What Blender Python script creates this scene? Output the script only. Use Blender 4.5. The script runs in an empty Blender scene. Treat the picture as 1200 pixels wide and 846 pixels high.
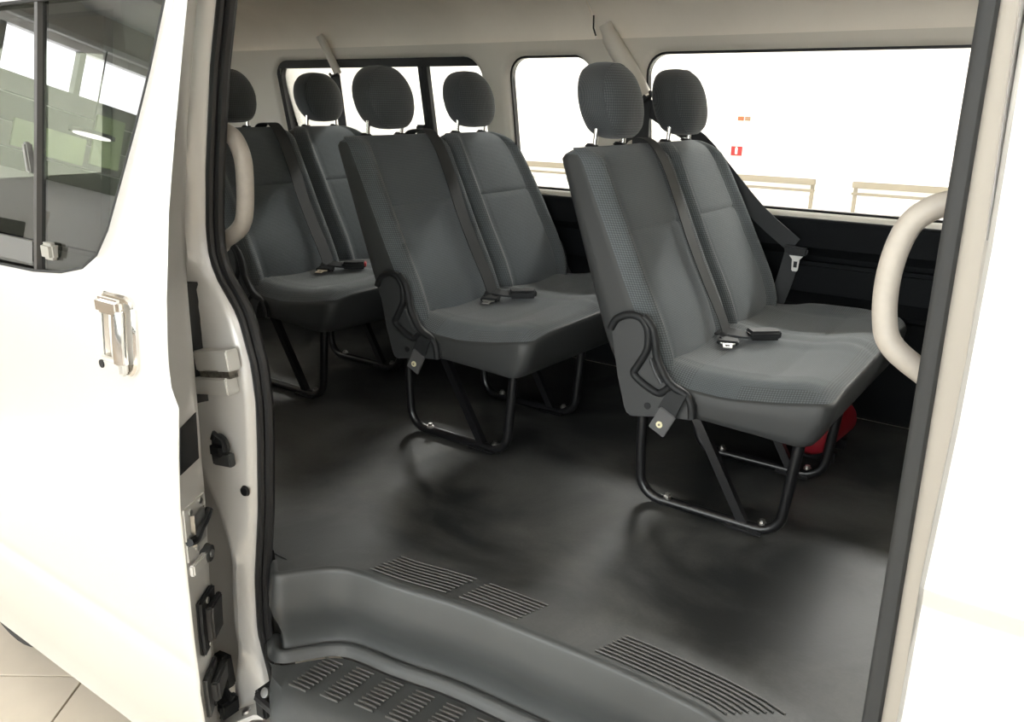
import bpy, bmesh, math, random
import numpy as np
from mathutils import Vector, Matrix
random.seed(4)
C = bpy.context.scene.collection
sc = bpy.context.scene

# ------------------------------------------------------------------ camera, world, lights, exposure
cam_d = bpy.data.cameras.new('camera'); cam = bpy.data.objects.new('camera', cam_d); C.objects.link(cam)
YAW, PITCH, ROLL, FPX = math.radians(34.676650733630325), math.radians(17.728034583878333), math.radians(0.9259031092791388), 947.956
cam_d.sensor_fit = 'HORIZONTAL'; cam_d.sensor_width = 36.0
cam_d.lens = FPX / 1200 * 36.0
cam_d.clip_start = 0.05; cam_d.clip_end = 200
h = Vector((-math.sin(YAW), math.cos(YAW), 0)); r = Vector((math.cos(YAW), math.sin(YAW), 0)); zz = Vector((0, 0, 1))
Fw = h * math.cos(PITCH) - zz * math.sin(PITCH); Up = h * math.sin(PITCH) + zz * math.cos(PITCH)
r2 = r * math.cos(ROLL) + Up * math.sin(ROLL); u2 = -r * math.sin(ROLL) + Up * math.cos(ROLL)
cam.matrix_world = Matrix(((r2.x, u2.x, -Fw.x, 0), (r2.y, u2.y, -Fw.y, 0), (r2.z, u2.z, -Fw.z, 1.63), (0, 0, 0, 1)))
sc.camera = cam
FL = 0.64          # van floor level
G = -0.14          # showroom floor level

w = bpy.data.worlds.new('world'); sc.world = w; w.use_nodes = True
bg = w.node_tree.nodes['Background']; bg.inputs[0].default_value = (0.98, 0.995, 1.0, 1); bg.inputs[1].default_value = 5.6

sc.cycles.diffuse_bounces = 8
sc.view_settings.view_transform = 'Standard'
sc.view_settings.look = 'None'
sc.view_settings.exposure = 0.45
sc.view_settings.gamma = 1.0
sc.view_settings.use_curve_mapping = False

def area_light(name, loc, sx, sy, power, rot=(0, 0, 0), col=(1.0, 0.985, 0.95)):
    d = bpy.data.lights.new(name, 'AREA'); d.shape = 'RECTANGLE'; d.size = sx; d.size_y = sy; d.energy = power; d.color = col
    o = bpy.data.objects.new(name, d); o.location = loc; o.rotation_euler = rot; C.objects.link(o); return o
LAMPS = [(-6.5, -3.2), (-0.5, -3.2), (5.5, -3.2), (-11.0, 7.4), (-6.2, 7.4), (-1.6, 7.4), (3.0, 7.4), (-9, 11.5), (-3.5, 11.5), (2, 11.5)]  # middle row added to brighten the seats through the far windows
for k, (x, y) in enumerate(LAMPS):
    area_light('showroom_lamp', (x, y, 4.78), 3.6, 0.5, 50 if y < 0 else (330 if y < 8 else 30))

# ------------------------------------------------------------------ materials
def lin(c):
    return tuple(((v / 255) / 12.92 if v / 255 <= 0.04045 else ((v / 255 + 0.055) / 1.055) ** 2.4) for v in c) + (1.0,)
def mat(name, col, rough=0.5, metal=0.0, coat=0.0, noise=None, bump=None, spec=0.5, emit=None):
    m = bpy.data.materials.new(name); m.use_nodes = True; nt = m.node_tree; n = nt.nodes; L = nt.links
    p = n['Principled BSDF']
    p.inputs['Roughness'].default_value = rough; p.inputs['Metallic'].default_value = metal
    p.inputs['Coat Weight'].default_value = coat; p.inputs['Specular IOR Level'].default_value = spec
    p.inputs['Base Color'].default_value = col
    tc = n.new('ShaderNodeTexCoord')
    if noise:
        t = n.new('ShaderNodeTexNoise'); t.inputs['Scale'].default_value = noise[0]; t.inputs['Detail'].default_value = 5
        L.new(tc.outputs['Object'], t.inputs['Vector'])
        mx = n.new('ShaderNodeMix'); mx.data_type = 'RGBA'
        mx.inputs[6].default_value = tuple(c * (1 - noise[1]) for c in col[:3]) + (1,)
        mx.inputs[7].default_value = tuple(min(1, c * (1 + noise[1])) for c in col[:3]) + (1,)
        rmp = n.new('ShaderNodeMapRange'); rmp.inputs[1].default_value = 0.3; rmp.inputs[2].default_value = 0.7
        L.new(t.outputs['Fac'], rmp.inputs[0]); L.new(rmp.outputs[0], mx.inputs[0]); L.new(mx.outputs[2], p.inputs['Base Color'])
    if bump:
        t = n.new('ShaderNodeTexNoise'); t.inputs['Scale'].default_value = bump[0]; t.inputs['Detail'].default_value = 3
        L.new(tc.outputs['Object'], t.inputs['Vector'])
        b = n.new('ShaderNodeBump'); b.inputs['Strength'].default_value = bump[1]; b.inputs['Distance'].default_value = bump[2]
        L.new(t.outputs['Fac'], b.inputs['Height']); L.new(b.outputs[0], p.inputs['Normal'])
    if emit:
        p.inputs['Emission Color'].default_value = emit[0]; p.inputs['Emission Strength'].default_value = emit[1]
    return m
def fabric(name, dark, light, scale, contrast_soft=0.0, bump=0.4):
    """woven cloth: a diagonal check of two threads in UV metres"""
    m = bpy.data.materials.new(name); m.use_nodes = True; nt = m.node_tree; n = nt.nodes; L = nt.links
    p = n['Principled BSDF']; p.inputs['Roughness'].default_value = 0.95; p.inputs['Specular IOR Level'].default_value = 0.15
    p.inputs['Sheen Weight'].default_value = 0.25; p.inputs['Sheen Roughness'].default_value = 0.5
    uv = n.new('ShaderNodeUVMap')
    mp = n.new('ShaderNodeMapping'); mp.inputs['Rotation'].default_value = (0, 0, math.radians(45)); mp.inputs['Scale'].default_value = (scale, scale, scale)
    L.new(uv.outputs[0], mp.inputs[0])
    sx = n.new('ShaderNodeSeparateXYZ'); L.new(mp.outputs[0], sx.inputs[0])
    def sinw(o):
        a = n.new('ShaderNodeMath'); a.operation = 'SINE'; L.new(o, a.inputs[0]); return a.outputs[0]
    mu = n.new('ShaderNodeMath'); mu.operation = 'MULTIPLY'; L.new(sinw(sx.outputs[0]), mu.inputs[0]); L.new(sinw(sx.outputs[1]), mu.inputs[1])
    rg = n.new('ShaderNodeMapRange'); rg.inputs[1].default_value = -0.35; rg.inputs[2].default_value = 0.75
    L.new(mu.outputs[0], rg.inputs[0])
    tc = n.new('ShaderNodeTexCoord')
    nz = n.new('ShaderNodeTexNoise'); nz.inputs['Scale'].default_value = 420; nz.inputs['Detail'].default_value = 2; L.new(tc.outputs['Object'], nz.inputs['Vector'])
    nb = n.new('ShaderNodeTexNoise'); nb.inputs['Scale'].default_value = 7; nb.inputs['Detail'].default_value = 3; L.new(tc.outputs['Object'], nb.inputs['Vector'])
    ad = n.new('ShaderNodeMath'); ad.operation = 'MULTIPLY_ADD'; ad.inputs[1].default_value = 0.7; L.new(nz.outputs['Fac'], ad.inputs[0]); ad.inputs[2].default_value = -0.35
    a2 = n.new('ShaderNodeMath'); a2.operation = 'ADD'; L.new(rg.outputs[0], a2.inputs[0]); L.new(ad.outputs[0], a2.inputs[1])
    a3 = n.new('ShaderNodeMath'); a3.operation = 'MULTIPLY_ADD'; a3.inputs[1].default_value = 0.5; L.new(nb.outputs['Fac'], a3.inputs[0]); a3.inputs[2].default_value = -0.25
    a4 = n.new('ShaderNodeMath'); a4.operation = 'ADD'; a4.use_clamp = True; L.new(a2.outputs[0], a4.inputs[0]); L.new(a3.outputs[0], a4.inputs[1])
    mx = n.new('ShaderNodeMix'); mx.data_type = 'RGBA'; mx.inputs[6].default_value = dark; mx.inputs[7].default_value = light
    L.new(a4.outputs[0], mx.inputs[0]); L.new(mx.outputs[2], p.inputs['Base Color'])
    b = n.new('ShaderNodeBump'); b.inputs['Strength'].default_value = bump; b.inputs['Distance'].default_value = 0.001
    L.new(a2.outputs[0], b.inputs['Height']); L.new(b.outputs[0], p.inputs['Normal'])
    return m
def glass(name, tint, ior=1.45, rough=0.0):
    m = bpy.data.materials.new(name); m.use_nodes = True; nt = m.node_tree; n = nt.nodes; L = nt.links
    n.remove(n['Principled BSDF']); out = n['Material Output']
    t = n.new('ShaderNodeBsdfTransparent'); t.inputs[0].default_value = tint
    g = n.new('ShaderNodeBsdfGlossy'); g.inputs['Roughness'].default_value = rough
    f = n.new('ShaderNodeFresnel'); f.inputs[0].default_value = ior
    mx = n.new('ShaderNodeMixShader'); L.new(f.outputs[0], mx.inputs[0]); L.new(t.outputs[0], mx.inputs[1]); L.new(g.outputs[0], mx.inputs[2])
    L.new(mx.outputs[0], out.inputs[0]); return m

PAINT = mat('silver_white_paint', (0.70, 0.69, 0.66, 1), 0.34, 0.35, 0.5)
SHADE_PAINT = mat('silver_paint_shaded', (0.62, 0.61, 0.59, 1), 0.34, 0.25, 0.4)  # darker copy of the body paint where less light reaches jambs and edge
RIBM = mat('worn_rib_plastic', (0.075, 0.073, 0.068, 1), .5)
FLANGE_SHADE = mat('flange_shade_paint', (0.40, 0.37, 0.325, 1), 0.5)  # same body paint, darkened to stand for shade on the recessed flange
BEIGE = mat('beige_trim_plastic', (0.62, 0.58, 0.51, 1), 0.55, bump=(300, 0.1, 0.0005))
CREAM = mat('cream_handle_plastic', (0.40, 0.365, 0.32, 1), 0.5, noise=(60, 0.05))
LINER = mat('headliner_cloth', (0.80, 0.745, 0.665, 1), 0.95, noise=(4, 0.05), bump=(500, 0.2, 0.0006), spec=0.1)
RUBBER = mat('black_rubber', (0.012, 0.012, 0.013, 1), 0.45)
GREYRUB = mat('grey_rubber_seal', (0.042, 0.043, 0.043, 1), 0.7, spec=.25)
BLACKP = mat('black_plastic', (0.012, 0.013, 0.014, 1), 0.55, spec=.35)
SHIELD = mat('charcoal_plastic', (0.040, 0.042, 0.043, 1), 0.5, bump=(600, 0.15, 0.0004))
STEPP = mat('step_plastic', (0.050, 0.053, 0.053, 1), 0.42, noise=(3, 0.15), bump=(500, 0.25, 0.0005))
SIDETRIM = mat('dark_side_trim_vinyl', (0.006, 0.0068, 0.0078, 1), 0.8, spec=.12, bump=(250, 0.3, 0.0006))
VINYL = mat('grey_vinyl', (0.036, 0.038, 0.038, 1), 0.55, bump=(700, 0.2, 0.0003))
BLACKM = mat('black_enamel', (0.007, 0.007, 0.008, 1), 0.3, coat=0.1)
STEEL = mat('bolt_steel', (0.5, 0.49, 0.47, 1), 0.3, 1.0)
CHROME = mat('chrome', (0.85, 0.84, 0.82, 1), 0.08, 1.0)
WEB = mat('belt_webbing', (0.022, 0.024, 0.026, 1), 0.7, bump=(900, 0.3, 0.0004))
WEBG = mat('grey_belt_webbing', (0.013, 0.0145, 0.0155, 1), 0.7, bump=(900, 0.3, 0.0004))
RED = mat('red_enamel', (0.19, 0.008, 0.014, 1), 0.4)
REDB = mat('red_button', (0.5, 0.03, 0.03, 1), 0.4)
IVORY = mat('ivory_rivet', (0.8, 0.75, 0.5, 1), 0.4)
GREYPL = mat('grey_plate', (0.09, 0.09, 0.092, 1), 0.45)
TYRE = mat('tyre_rubber', (0.03, 0.03, 0.03, 1), 0.8)
ALLOY = mat('wheel_grey', (0.35, 0.35, 0.35, 1), 0.4, 0.6)
WHITEW = mat('white_wall_paint', (0.84, 0.83, 0.81, 1), 0.7, noise=(2, 0.02))
RAILM = mat('beige_rail', (0.24, 0.21, 0.16, 1), 0.5)
TILE = mat('floor_tile_glazed', (0.69, 0.62, 0.52, 1), 0.22, noise=(5, 0.05))
GROUT = mat('floor_grout', (0.25, 0.2, 0.15, 1), 0.7)
FLOORF = mat('far_floor', (0.74, 0.71, 0.66, 1), 0.35)
DARKW = mat('dark_hall_wall', (0.16, 0.165, 0.15, 1), 0.7)
DARKG = mat('dark_green_panel', (0.09, 0.10, 0.075, 1), 0.6)
BEAMG = mat('beam_grey', (0.3, 0.29, 0.27, 1), 0.6)
GREENP = mat('pale_green_panel', (0.40, 0.52, 0.26, 1), 0.6)
GREENB = mat('leaf_green', (0.09, 0.16, 0.04, 1), 0.8)
LAMPE = mat('lamp_diffuser', (0.9, 0.9, 0.9, 1), 0.5, emit=((1, 0.96, 0.9, 1), 5.0))
HANDLEIN = mat('handle_recess', (0.55, 0.50, 0.43, 1), 0.2, 0.6)
GLASS = glass('window_glass', (0.96, 0.97, 0.96, 1), 1.3)
TINT = glass('door_glass', (0.22, 0.245, 0.22, 1), 2.2)
F_CEN = fabric('seat_cloth_plain', (0.072, 0.082, 0.088, 1), (0.142, 0.159, 0.169, 1), 1100, bump=0.35)
F_BOL = fabric('seat_cloth_patterned', (0.066, 0.074, 0.078, 1), (0.142, 0.156, 0.163, 1), 700, bump=0.5)
F_BOL2 = fabric('headrest_cloth', (0.042, 0.046, 0.048, 1), (0.10, 0.108, 0.112, 1), 700, bump=0.4)
F_SIDE = fabric('headrest_side_cloth', (0.042, 0.046, 0.049, 1), (0.085, 0.092, 0.096, 1), 1200, bump=0.3)

def floor_vinyl():
    m = bpy.data.materials.new('van_floor_vinyl'); m.use_nodes = True; nt = m.node_tree; n = nt.nodes; L = nt.links
    p = n['Principled BSDF']; p.inputs['Specular IOR Level'].default_value = 0.5
    tc = n.new('ShaderNodeTexCoord')
    t = n.new('ShaderNodeTexNoise'); t.inputs['Scale'].default_value = 3.0; t.inputs['Detail'].default_value = 7; t.inputs['Roughness'].default_value = 0.6; t.inputs['Distortion'].default_value = 0.5
    L.new(tc.outputs['Object'], t.inputs['Vector'])
    t2 = n.new('ShaderNodeTexNoise'); t2.inputs['Scale'].default_value = 160; t2.inputs['Detail'].default_value = 3; L.new(tc.outputs['Object'], t2.inputs['Vector'])
    rp = n.new('ShaderNodeValToRGB')
    rp.color_ramp.elements[0].position = 0.40; rp.color_ramp.elements[0].color = (0.017, 0.019, 0.020, 1)
    rp.color_ramp.elements[1].position = 0.66; rp.color_ramp.elements[1].color = (0.088, 0.089, 0.086, 1)
    L.new(t.outputs['Fac'], rp.inputs[0])
    mx = n.new('ShaderNodeMix'); mx.data_type = 'RGBA'; mx.blend_type = 'MULTIPLY'; mx.inputs[0].default_value = 0.35
    L.new(rp.outputs[0], mx.inputs[6]); L.new(t2.outputs['Fac'], mx.inputs[7]); L.new(mx.outputs[2], p.inputs['Base Color'])
    rr = n.new('ShaderNodeMapRange'); rr.inputs[3].default_value = 0.36; rr.inputs[4].default_value = 0.6; L.new(t.outputs['Fac'], rr.inputs[0]); L.new(rr.outputs[0], p.inputs['Roughness'])
    b = n.new('ShaderNodeBump'); b.inputs['Strength'].default_value = 0.25; b.inputs['Distance'].default_value = 0.0008; L.new(t2.outputs['Fac'], b.inputs['Height']); L.new(b.outputs[0], p.inputs['Normal'])
    return m
VANFLOOR = floor_vinyl()

# ------------------------------------------------------------------ helpers
def thing(name, label, cat, loc=(0, 0, 0), group=None):
    o = bpy.data.objects.new(name, None); o.empty_display_size = 0.1; C.objects.link(o)
    o.location = loc; o['label'] = label; o['category'] = cat
    if group: o['group'] = group
    return o
def root_loc(p):
    l = Vector((0, 0, 0))
    while p is not None:
        l += p.location; p = p.parent
    return l
class MB:
    def __init__(s): s.v = []; s.f = []; s.m = []; s.uv = []
    def grid(s, rows, closed=False, mat=0, cap0=False, cap1=False, flip=False, uvscale=1.0):
        n = len(rows[0]); b = len(s.v)
        R = [[Vector(p) for p in row] for row in rows]
        vv = 0.0
        for i, row in enumerate(R):
            if i: vv += sum((row[j] - R[i - 1][j]).length for j in range(n)) / n
            u = 0.0
            for j, p in enumerate(row):
                if j: u += (p - row[j - 1]).length
                s.v.append(p); s.uv.append((u * uvscale, vv * uvscale))
        for i in range(len(R) - 1):
            for j in range(n if closed else n - 1):
                k = (j + 1) % n
                q = (b + i * n + j, b + i * n + k, b + (i + 1) * n + k, b + (i + 1) * n + j)
                s.f.append(q[::-1] if flip else q); s.m.append(mat(i, j) if callable(mat) else mat)
        m0 = mat(0, 0) if callable(mat) else mat
        if cap0: s.f.append(tuple(b + j for j in (range(n) if flip else range(n - 1, -1, -1)))); s.m.append(m0)
        if cap1:
            e = b + (len(R) - 1) * n
            s.f.append(tuple(e + j for j in (range(n - 1, -1, -1) if flip else range(n)))); s.m.append(m0)
        return s
    def tube(s, path, rad, n=10, mat=0, flat=None, closed=False):
        P = [Vector(p) for p in path]; rows = []; prev = None
        for i, p in enumerate(P):
            a = P[i - 1] if (i or closed) else P[0]; c = P[(i + 1) % len(P)] if (i < len(P) - 1 or closed) else P[-1]
            t = (c - a).normalized()
            if prev is None:
                ref = Vector((0, 0, 1)) if abs(t.z) < 0.9 else Vector((0, 1, 0))
                nn = t.cross(ref).normalized()
            else:
                nn = (prev - t * prev.dot(t)).normalized()
            prev = nn; bb = t.cross(nn)
            rr = rad[i] if isinstance(rad, (list, tuple)) else rad
            rows.append([p + nn * rr * math.cos(k * 2 * math.pi / n) + bb * rr * math.sin(k * 2 * math.pi / n) for k in range(n)])
        if closed: rows.append(rows[0]); s.grid(rows, True, mat)
        else: s.grid(rows, True, mat, True, True)
        return s
    def strap(s, path, half, normals=None, th=0.0015, side=None, mat=0):
        """flat webbing: path of centres, side vector(s) across the band"""
        P = [Vector(p) for p in path]; rows = []
        for i, p in enumerate(P):
            t = (P[min(i + 1, len(P) - 1)] - P[max(i - 1, 0)]).normalized()
            sd = Vector(side[i]) if isinstance(side, list) else Vector(side)
            sd = (sd - t * sd.dot(t)).normalized(); nn = t.cross(sd)
            hw = half[i] if isinstance(half, list) else half
            rows.append([p + sd * hw + nn * th, p - sd * hw + nn * th, p - sd * hw - nn * th, p + sd * hw - nn * th])
        return s.grid(rows, True, mat, True, True)
    def box(s, c, d, mat=0, M=None):
        c = Vector(c); b = len(s.v); hx, hy, hz = d[0] / 2, d[1] / 2, d[2] / 2
        for x, y, z in ((-1,-1,-1),(1,-1,-1),(1,1,-1),(-1,1,-1),(-1,-1,1),(1,-1,1),(1,1,1),(-1,1,1)):
            q = Vector((x * hx, y * hy, z * hz))
            if M is not None: q = M @ q
            s.v.append(c + q); s.uv.append((q.x, q.y + q.z))
        for q in ((0,3,2,1),(4,5,6,7),(0,1,5,4),(1,2,6,5),(2,3,7,6),(3,0,4,7)):
            s.f.append(tuple(b + k for k in q)); s.m.append(mat)
        return s
    def prism(s, poly, fn, d0, d1, mat=0):
        """poly of 2D points, fn(a, b, d) -> 3D"""
        s.grid([[fn(a, b, d0) for a, b in poly], [fn(a, b, d1) for a, b in poly]], True, mat, True, True); return s
    def disc(s, c, axis, rad, th, n=16, mat=0, r1=None):
        c = Vector(c); ax = Vector(axis).normalized(); ref = Vector((0, 0, 1)) if abs(ax.z) < 0.9 else Vector((0, 1, 0))
        a = ax.cross(ref).normalized(); b = ax.cross(a); r1 = rad if r1 is None else r1
        ring = lambda o, q: [c + ax * o + a * q * math.cos(k * 2 * math.pi / n) + b * q * math.sin(k * 2 * math.pi / n) for k in range(n)]
        return s.grid([ring(0, rad), ring(th, r1)], True, mat, True, True)
    def build(s, name, mats, parent=None, bevel=0, seg=2, ang=40, subdiv=0, loc=None):
        me = bpy.data.meshes.new(name); off = root_loc(parent) if parent is not None else Vector(loc or (0, 0, 0))
        me.from_pydata([tuple(p - off) for p in s.v], [], s.f)
        if not isinstance(mats, (list, tuple)): mats = [mats]
        for m in mats: me.materials.append(m)
        me.polygons.foreach_set('material_index', s.m)
        uvl = me.uv_layers.new(name='UVMap')
        for l in me.loops: uvl.data[l.index].uv = s.uv[l.vertex_index]
        bm = bmesh.new(); bm.from_mesh(me)
        if not bevel: bmesh.ops.remove_doubles(bm, verts=bm.verts, dist=1e-5)
        bmesh.ops.recalc_face_normals(bm, faces=bm.faces)
        if bevel:
            eds = [e for e in bm.edges if len(e.link_faces) == 2 and e.calc_face_angle(0) > 0.5]
            bmesh.ops.bevel(bm, geom=eds, offset=bevel, segments=seg, affect='EDGES', clamp_overlap=True)
        bm.to_mesh(me); bm.free()
        me.polygons.foreach_set('use_smooth', [True] * len(me.polygons))
        me.set_sharp_from_angle(angle=math.radians(ang))
        o = bpy.data.objects.new(name, me); C.objects.link(o)
        if parent is not None: o.parent = parent
        else: o.location = off
        return o
def tag(o, label, cat, group=None):
    o['label'] = label; o['category'] = cat
    if group: o['group'] = group
    return o
def struct(o): o['kind'] = 'structure'; return o
def ip(x, pts):
    a = sorted(pts); return float(np.interp(x, [p[0] for p in a], [p[1] for p in a]))
def smooth_path(pts, n=6):
    P = [Vector(p) for p in pts]; out = []
    for i in range(len(P) - 1):
        p0, p1, p2, p3 = P[max(i - 1, 0)], P[i], P[i + 1], P[min(i + 2, len(P) - 1)]
        for k in range(n):
            t = k / n
            out.append(0.5 * ((2 * p1) + (-p0 + p2) * t + (2 * p0 - 5 * p1 + 4 * p2 - p3) * t * t + (-p0 + 3 * p1 - 3 * p2 + p3) * t ** 3))
    out.append(P[-1]); return out
def dup(root, loc, label=None, group=None):
    q = root.copy(); C.objects.link(q); q.location = loc
    if label: q['label'] = label
    if group: q['group'] = group
    for ch in list(root.children):
        c = ch.copy(); C.objects.link(c); c.parent = q
        for g in ch.children:
            d = g.copy(); C.objects.link(d); d.parent = c
    return q
def rrect(x0, x1, z0, z1, rad, n=7):
    """rounded rectangle, counter-clockwise from the right-bottom corner's end; rad = one or four radii (br, tr, tl, bl)"""
    if not isinstance(rad, (list, tuple)): rad = [rad] * 4
    out = []
    for (cx, cz, a0), q in zip(((x1, z0, -90), (x1, z1, 0), (x0, z1, 90), (x0, z0, 180)), rad):
        sx = -1 if cx == x1 else 1; sz = 1 if cz == z0 else -1
        for k in range(n):
            a = math.radians(a0 + 90 * k / (n - 1)); out.append((cx + sx * q + q * math.cos(a), cz + sz * q + q * math.sin(a)))
    return out

# ================================================================== SETTING: the showroom
X0, X1, Y0, Y1, ZC = -16.0, 12.0, -8.0, 14.0, 5.0
fl = MB().box(((X0 + X1) / 2, (Y0 + Y1) / 2, G - 0.06), (X1 - X0, Y1 - Y0, 0.1)).build('floor', GROUT); struct(fl)
ta = math.atan2(0.144, 0.204); ea = Vector((math.cos(ta), math.sin(ta), 0)); eb = Vector((-math.sin(ta), math.cos(ta), 0))
T0 = Vector((-2.331, 1.001, G)); TS = 0.6
tile_me = None
for i in range(-8, 9):
    for j in range(-8, 5):
        c = T0 + ea * (i + 0.5) * TS + eb * (j + 0.5) * TS
        if (c - Vector((-1.2, -0.2, G))).length > 3.6: continue
        if tile_me is None:
            o = MB().box((0, 0, -0.004), (TS - 0.006, TS - 0.006, 0.012)).build('floor_tile', TILE, None, bevel=0.0015, seg=1)
            tile_me = o.data; C.objects.unlink(o); bpy.data.objects.remove(o)
        o = bpy.data.objects.new('floor_tile', tile_me); C.objects.link(o); o.location = (c.x, c.y, G); o.rotation_euler = (0, 0, ta); o.parent = fl
far_fl = MB().box((-2, 9.5, G - 0.006), (27.9, 8.9, 0.012)).build('floor_surface', FLOORF, fl)
struct(MB().box(((X0 + X1) / 2, Y1 + 0.1, ZC / 2 + G / 2), (X1 - X0, 0.2, ZC - G)).build('wall_back', WHITEW))
struct(MB().box((X1 + 0.1, (Y0 + Y1) / 2, ZC / 2 + G / 2), (0.2, Y1 - Y0, ZC - G)).build('wall_right', WHITEW))
struct(MB().box(((X0 + X1) / 2, (Y0 + Y1) / 2, ZC + 0.1), (X1 - X0, Y1 - Y0, 0.2)).build('ceiling', WHITEW))
wl = struct(MB().box((X0 - 0.1, (Y0 + Y1) / 2, (4.0 + G) / 2), (0.2, Y1 - Y0, 4.0 - G)).box((X0 - 0.1, 6.0, 4.5), (0.2, 16.0, 1.0)).box((X0 - 0.1, -5.0, 4.93), (0.2, 6.0, 0.14)).build('wall_left', WHITEW))
for k in range(5): MB().box((X0 - 0.1, -7.9 + 1.45 * k, 4.43), (0.16, 0.10, 0.86)).build('mullion', DARKW, wl)
# glazed shop front behind the photographer
wf = struct(MB().box(((X0 + X1) / 2, Y0 - 0.05, 0.09), (X1 - X0, 0.12, 0.46)).box(((X0 + X1) / 2, Y0 - 0.05, 4.7), (X1 - X0, 0.12, 0.6)).build('wall_front', DARKW))
for k in range(9):
    x = X0 + (X1 - X0) * k / 8
    MB().box((x, Y0 - 0.05, 2.36), (0.12, 0.14, 4.08)).build('mullion', DARKW, wf)
for k in range(8):
    x = X0 + (X1 - X0) * (k + 0.5) / 8
    MB().box((x, Y0 - 0.05, 2.36), ((X1 - X0) / 8 - 0.12, 0.012, 4.08)).build('pane', GLASS, wf)
for k, (x, y) in enumerate(LAMPS):
    t = thing('ceiling_light', 'long white ceiling lamp %s, %s' % (('before the shop front', 'added beyond the far flank of the van to light its seats', 'close to the far white wall')[0 if y < 0 else (1 if y < 9 else 2)], ('nearest the dark partition', 'second from the dark partition', 'third from the dark partition', 'fourth from the dark partition')[sum(1 for q in LAMPS if q[1] == y and q[0] < x)]), 'ceiling light', (x, y, 4.8), 'showroom ceiling lights')
    MB().box((x, y, 4.9), (3.8, 0.6, 0.2)).build('housing', WHITEW, t)
    MB().box((x, y, 4.79), (3.6, 0.5, 0.012)).build('diffuser', LAMPE, t)

# things along the far wall, seen through the van's windows
def wall_rail(x0, x1):
    t = thing('guard_rail', 'long low beige rail along the far white wall under the red sign' if x1 < -3.5 else 'short beige rail on the far white wall beyond the front grab handle', 'rail', ((x0 + x1) / 2, 13.8, G))
    for z, hgt in ((0.47, 0.10), (0.33, 0.04)):
        MB().box(((x0 + x1) / 2, 13.82, z), (x1 - x0, 0.06, hgt)).build('bar', RAILM, t, bevel=0.01)
    n = 2; 
    for k in range(n + 1):
        MB().box((x0 + 0.05 + (x1 - x0 - 0.1) * k / n, 13.86, 0.18), (0.05, 0.06, 0.64)).build('post', RAILM, t)
wall_rail(-11.5, -3.62); wall_rail(-3.05, 1.5)
sg = thing('fire_sign', 'small red square sign with a white upright mark on the far wall', 'sign', (-5.05, 13.985, 0.80))
MB().box((-5.05, 13.985, 0.893), (0.19, 0.02, 0.155)).build('plate', mat('sign_red', (0.30, 0.012, 0.012, 1), 0.5), sg)
MB().box((-5.05, 13.972, 0.893), (0.04, 0.008, 0.10)).box((-5.05, 13.972, 0.948), (0.025, 0.008, 0.02)).build('white_mark', WHITEW, sg)
sg = thing('exit_sign', 'tiny orange sign high on the far wall, above the red one', 'sign', (-4.98, 13.985, 1.39))
MB().box((-5.03, 13.985, 1.428), (0.10, 0.02, 0.07)).build('plate', mat('sign_orange', (0.32, 0.10, 0.035, 1), 0.5), sg)
MB().box((-4.91, 13.985, 1.428), (0.09, 0.02, 0.07)).build('plate', mat('sign_tan', (0.28, 0.17, 0.10, 1), 0.5), sg)

# unseen left end of the hall, backdrop added for the door glass reflection
t = thing('backdrop', 'dark slatted partition added across the near end of the hall for the glass reflection', 'backdrop', (X0 + 0.3, -5.2, G))
for k, (z, hh) in enumerate(((3.83, .34), (3.40, .46), (2.93, .44), (2.52, .34)  )):
    MB().box((X0 + 0.3, -5.2, z), (0.08, 5.2, hh)).build('panel', [DARKW, DARKG][k % 2], t, bevel=.01)
for k, y in enumerate((-2.7, -4.6, -6.3, -7.7)):
    MB().box((X0 + 0.3, y, 0.82), (0.14, 0.14, 1.92)).build('post', WHITEW, t)
LBL = ('tall green panel added for the reflection at the window end of the partition', 'wide green panel added for the reflection midway along the partition', 'small green panel added for the reflection at the far end of the partition')
for k, (y, wd, z, hh) in enumerate(((-6.9, .5, 3.3, .95), (-5.9, 1.3, 3.0, .5), (-4.2, .7, 2.85, .4))):
    t = thing('backdrop_panel', LBL[k], 'panel', (X0 + .38, y, z - hh / 2))
    MB().box((X0 + 0.37, y, z), (0.05, wd, hh)).build('board', GREENP, t, bevel=0.01)  # green board added to colour the reflection in the glass
t = thing('pendant_lamp', 'round white lamp hanging before the dark partition', 'lamp', (X0 + .8, -6.4, 3.35))
MB().disc((X0 + .8, -6.4, 3.3), (0, 0, 1), .34, .06, 24).build('shade', BLACKP, t)
MB().disc((X0 + .8, -6.4, 3.28), (0, 0, 1), .28, .02, 24).build('diffuser', LAMPE, t)
MB().tube([(X0 + .8, -6.4, 3.36), (X0 + .8, -6.4, 5.0)], .012, 6).build('cord', BLACKP, t)
LBL = ('white desk by the window end of the partition', 'white desk in the middle of the partition', 'white desk at the inner end of the partition')
for k, y in enumerate((-7.1, -5.3, -3.4)):
    t = thing('reception_desk', LBL[k], 'desk', (X0 + 1.2, y, G))
    MB().box((X0 + 1.2, y, 1.02), (0.7, 1.1, 0.06)).build('top', WHITEW, t, bevel=0.01)
    MB().box((X0 + 1.25, y, 0.425), (0.5, 0.9, 1.13)).build('body', WHITEW, t)
    MB().box((X0 + 1.15, y + .2, 1.25), (0.05, 0.5, 0.34)).build('screen', BLACKP, t, bevel=.01)
LBL = ('grey ceiling beam nearest the end wall', 'grey ceiling beam second from the end wall', 'grey ceiling beam nearest the van')
for k, x in enumerate((-13.5, -10, -6.8)):
    t = thing('ceiling_beam', LBL[k], 'beam', (x, -3, 4.55))
    MB().box((x, -2.5, 4.72), (0.35, 10.6, 0.42)).build('beam_body', BEAMG, t)

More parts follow.
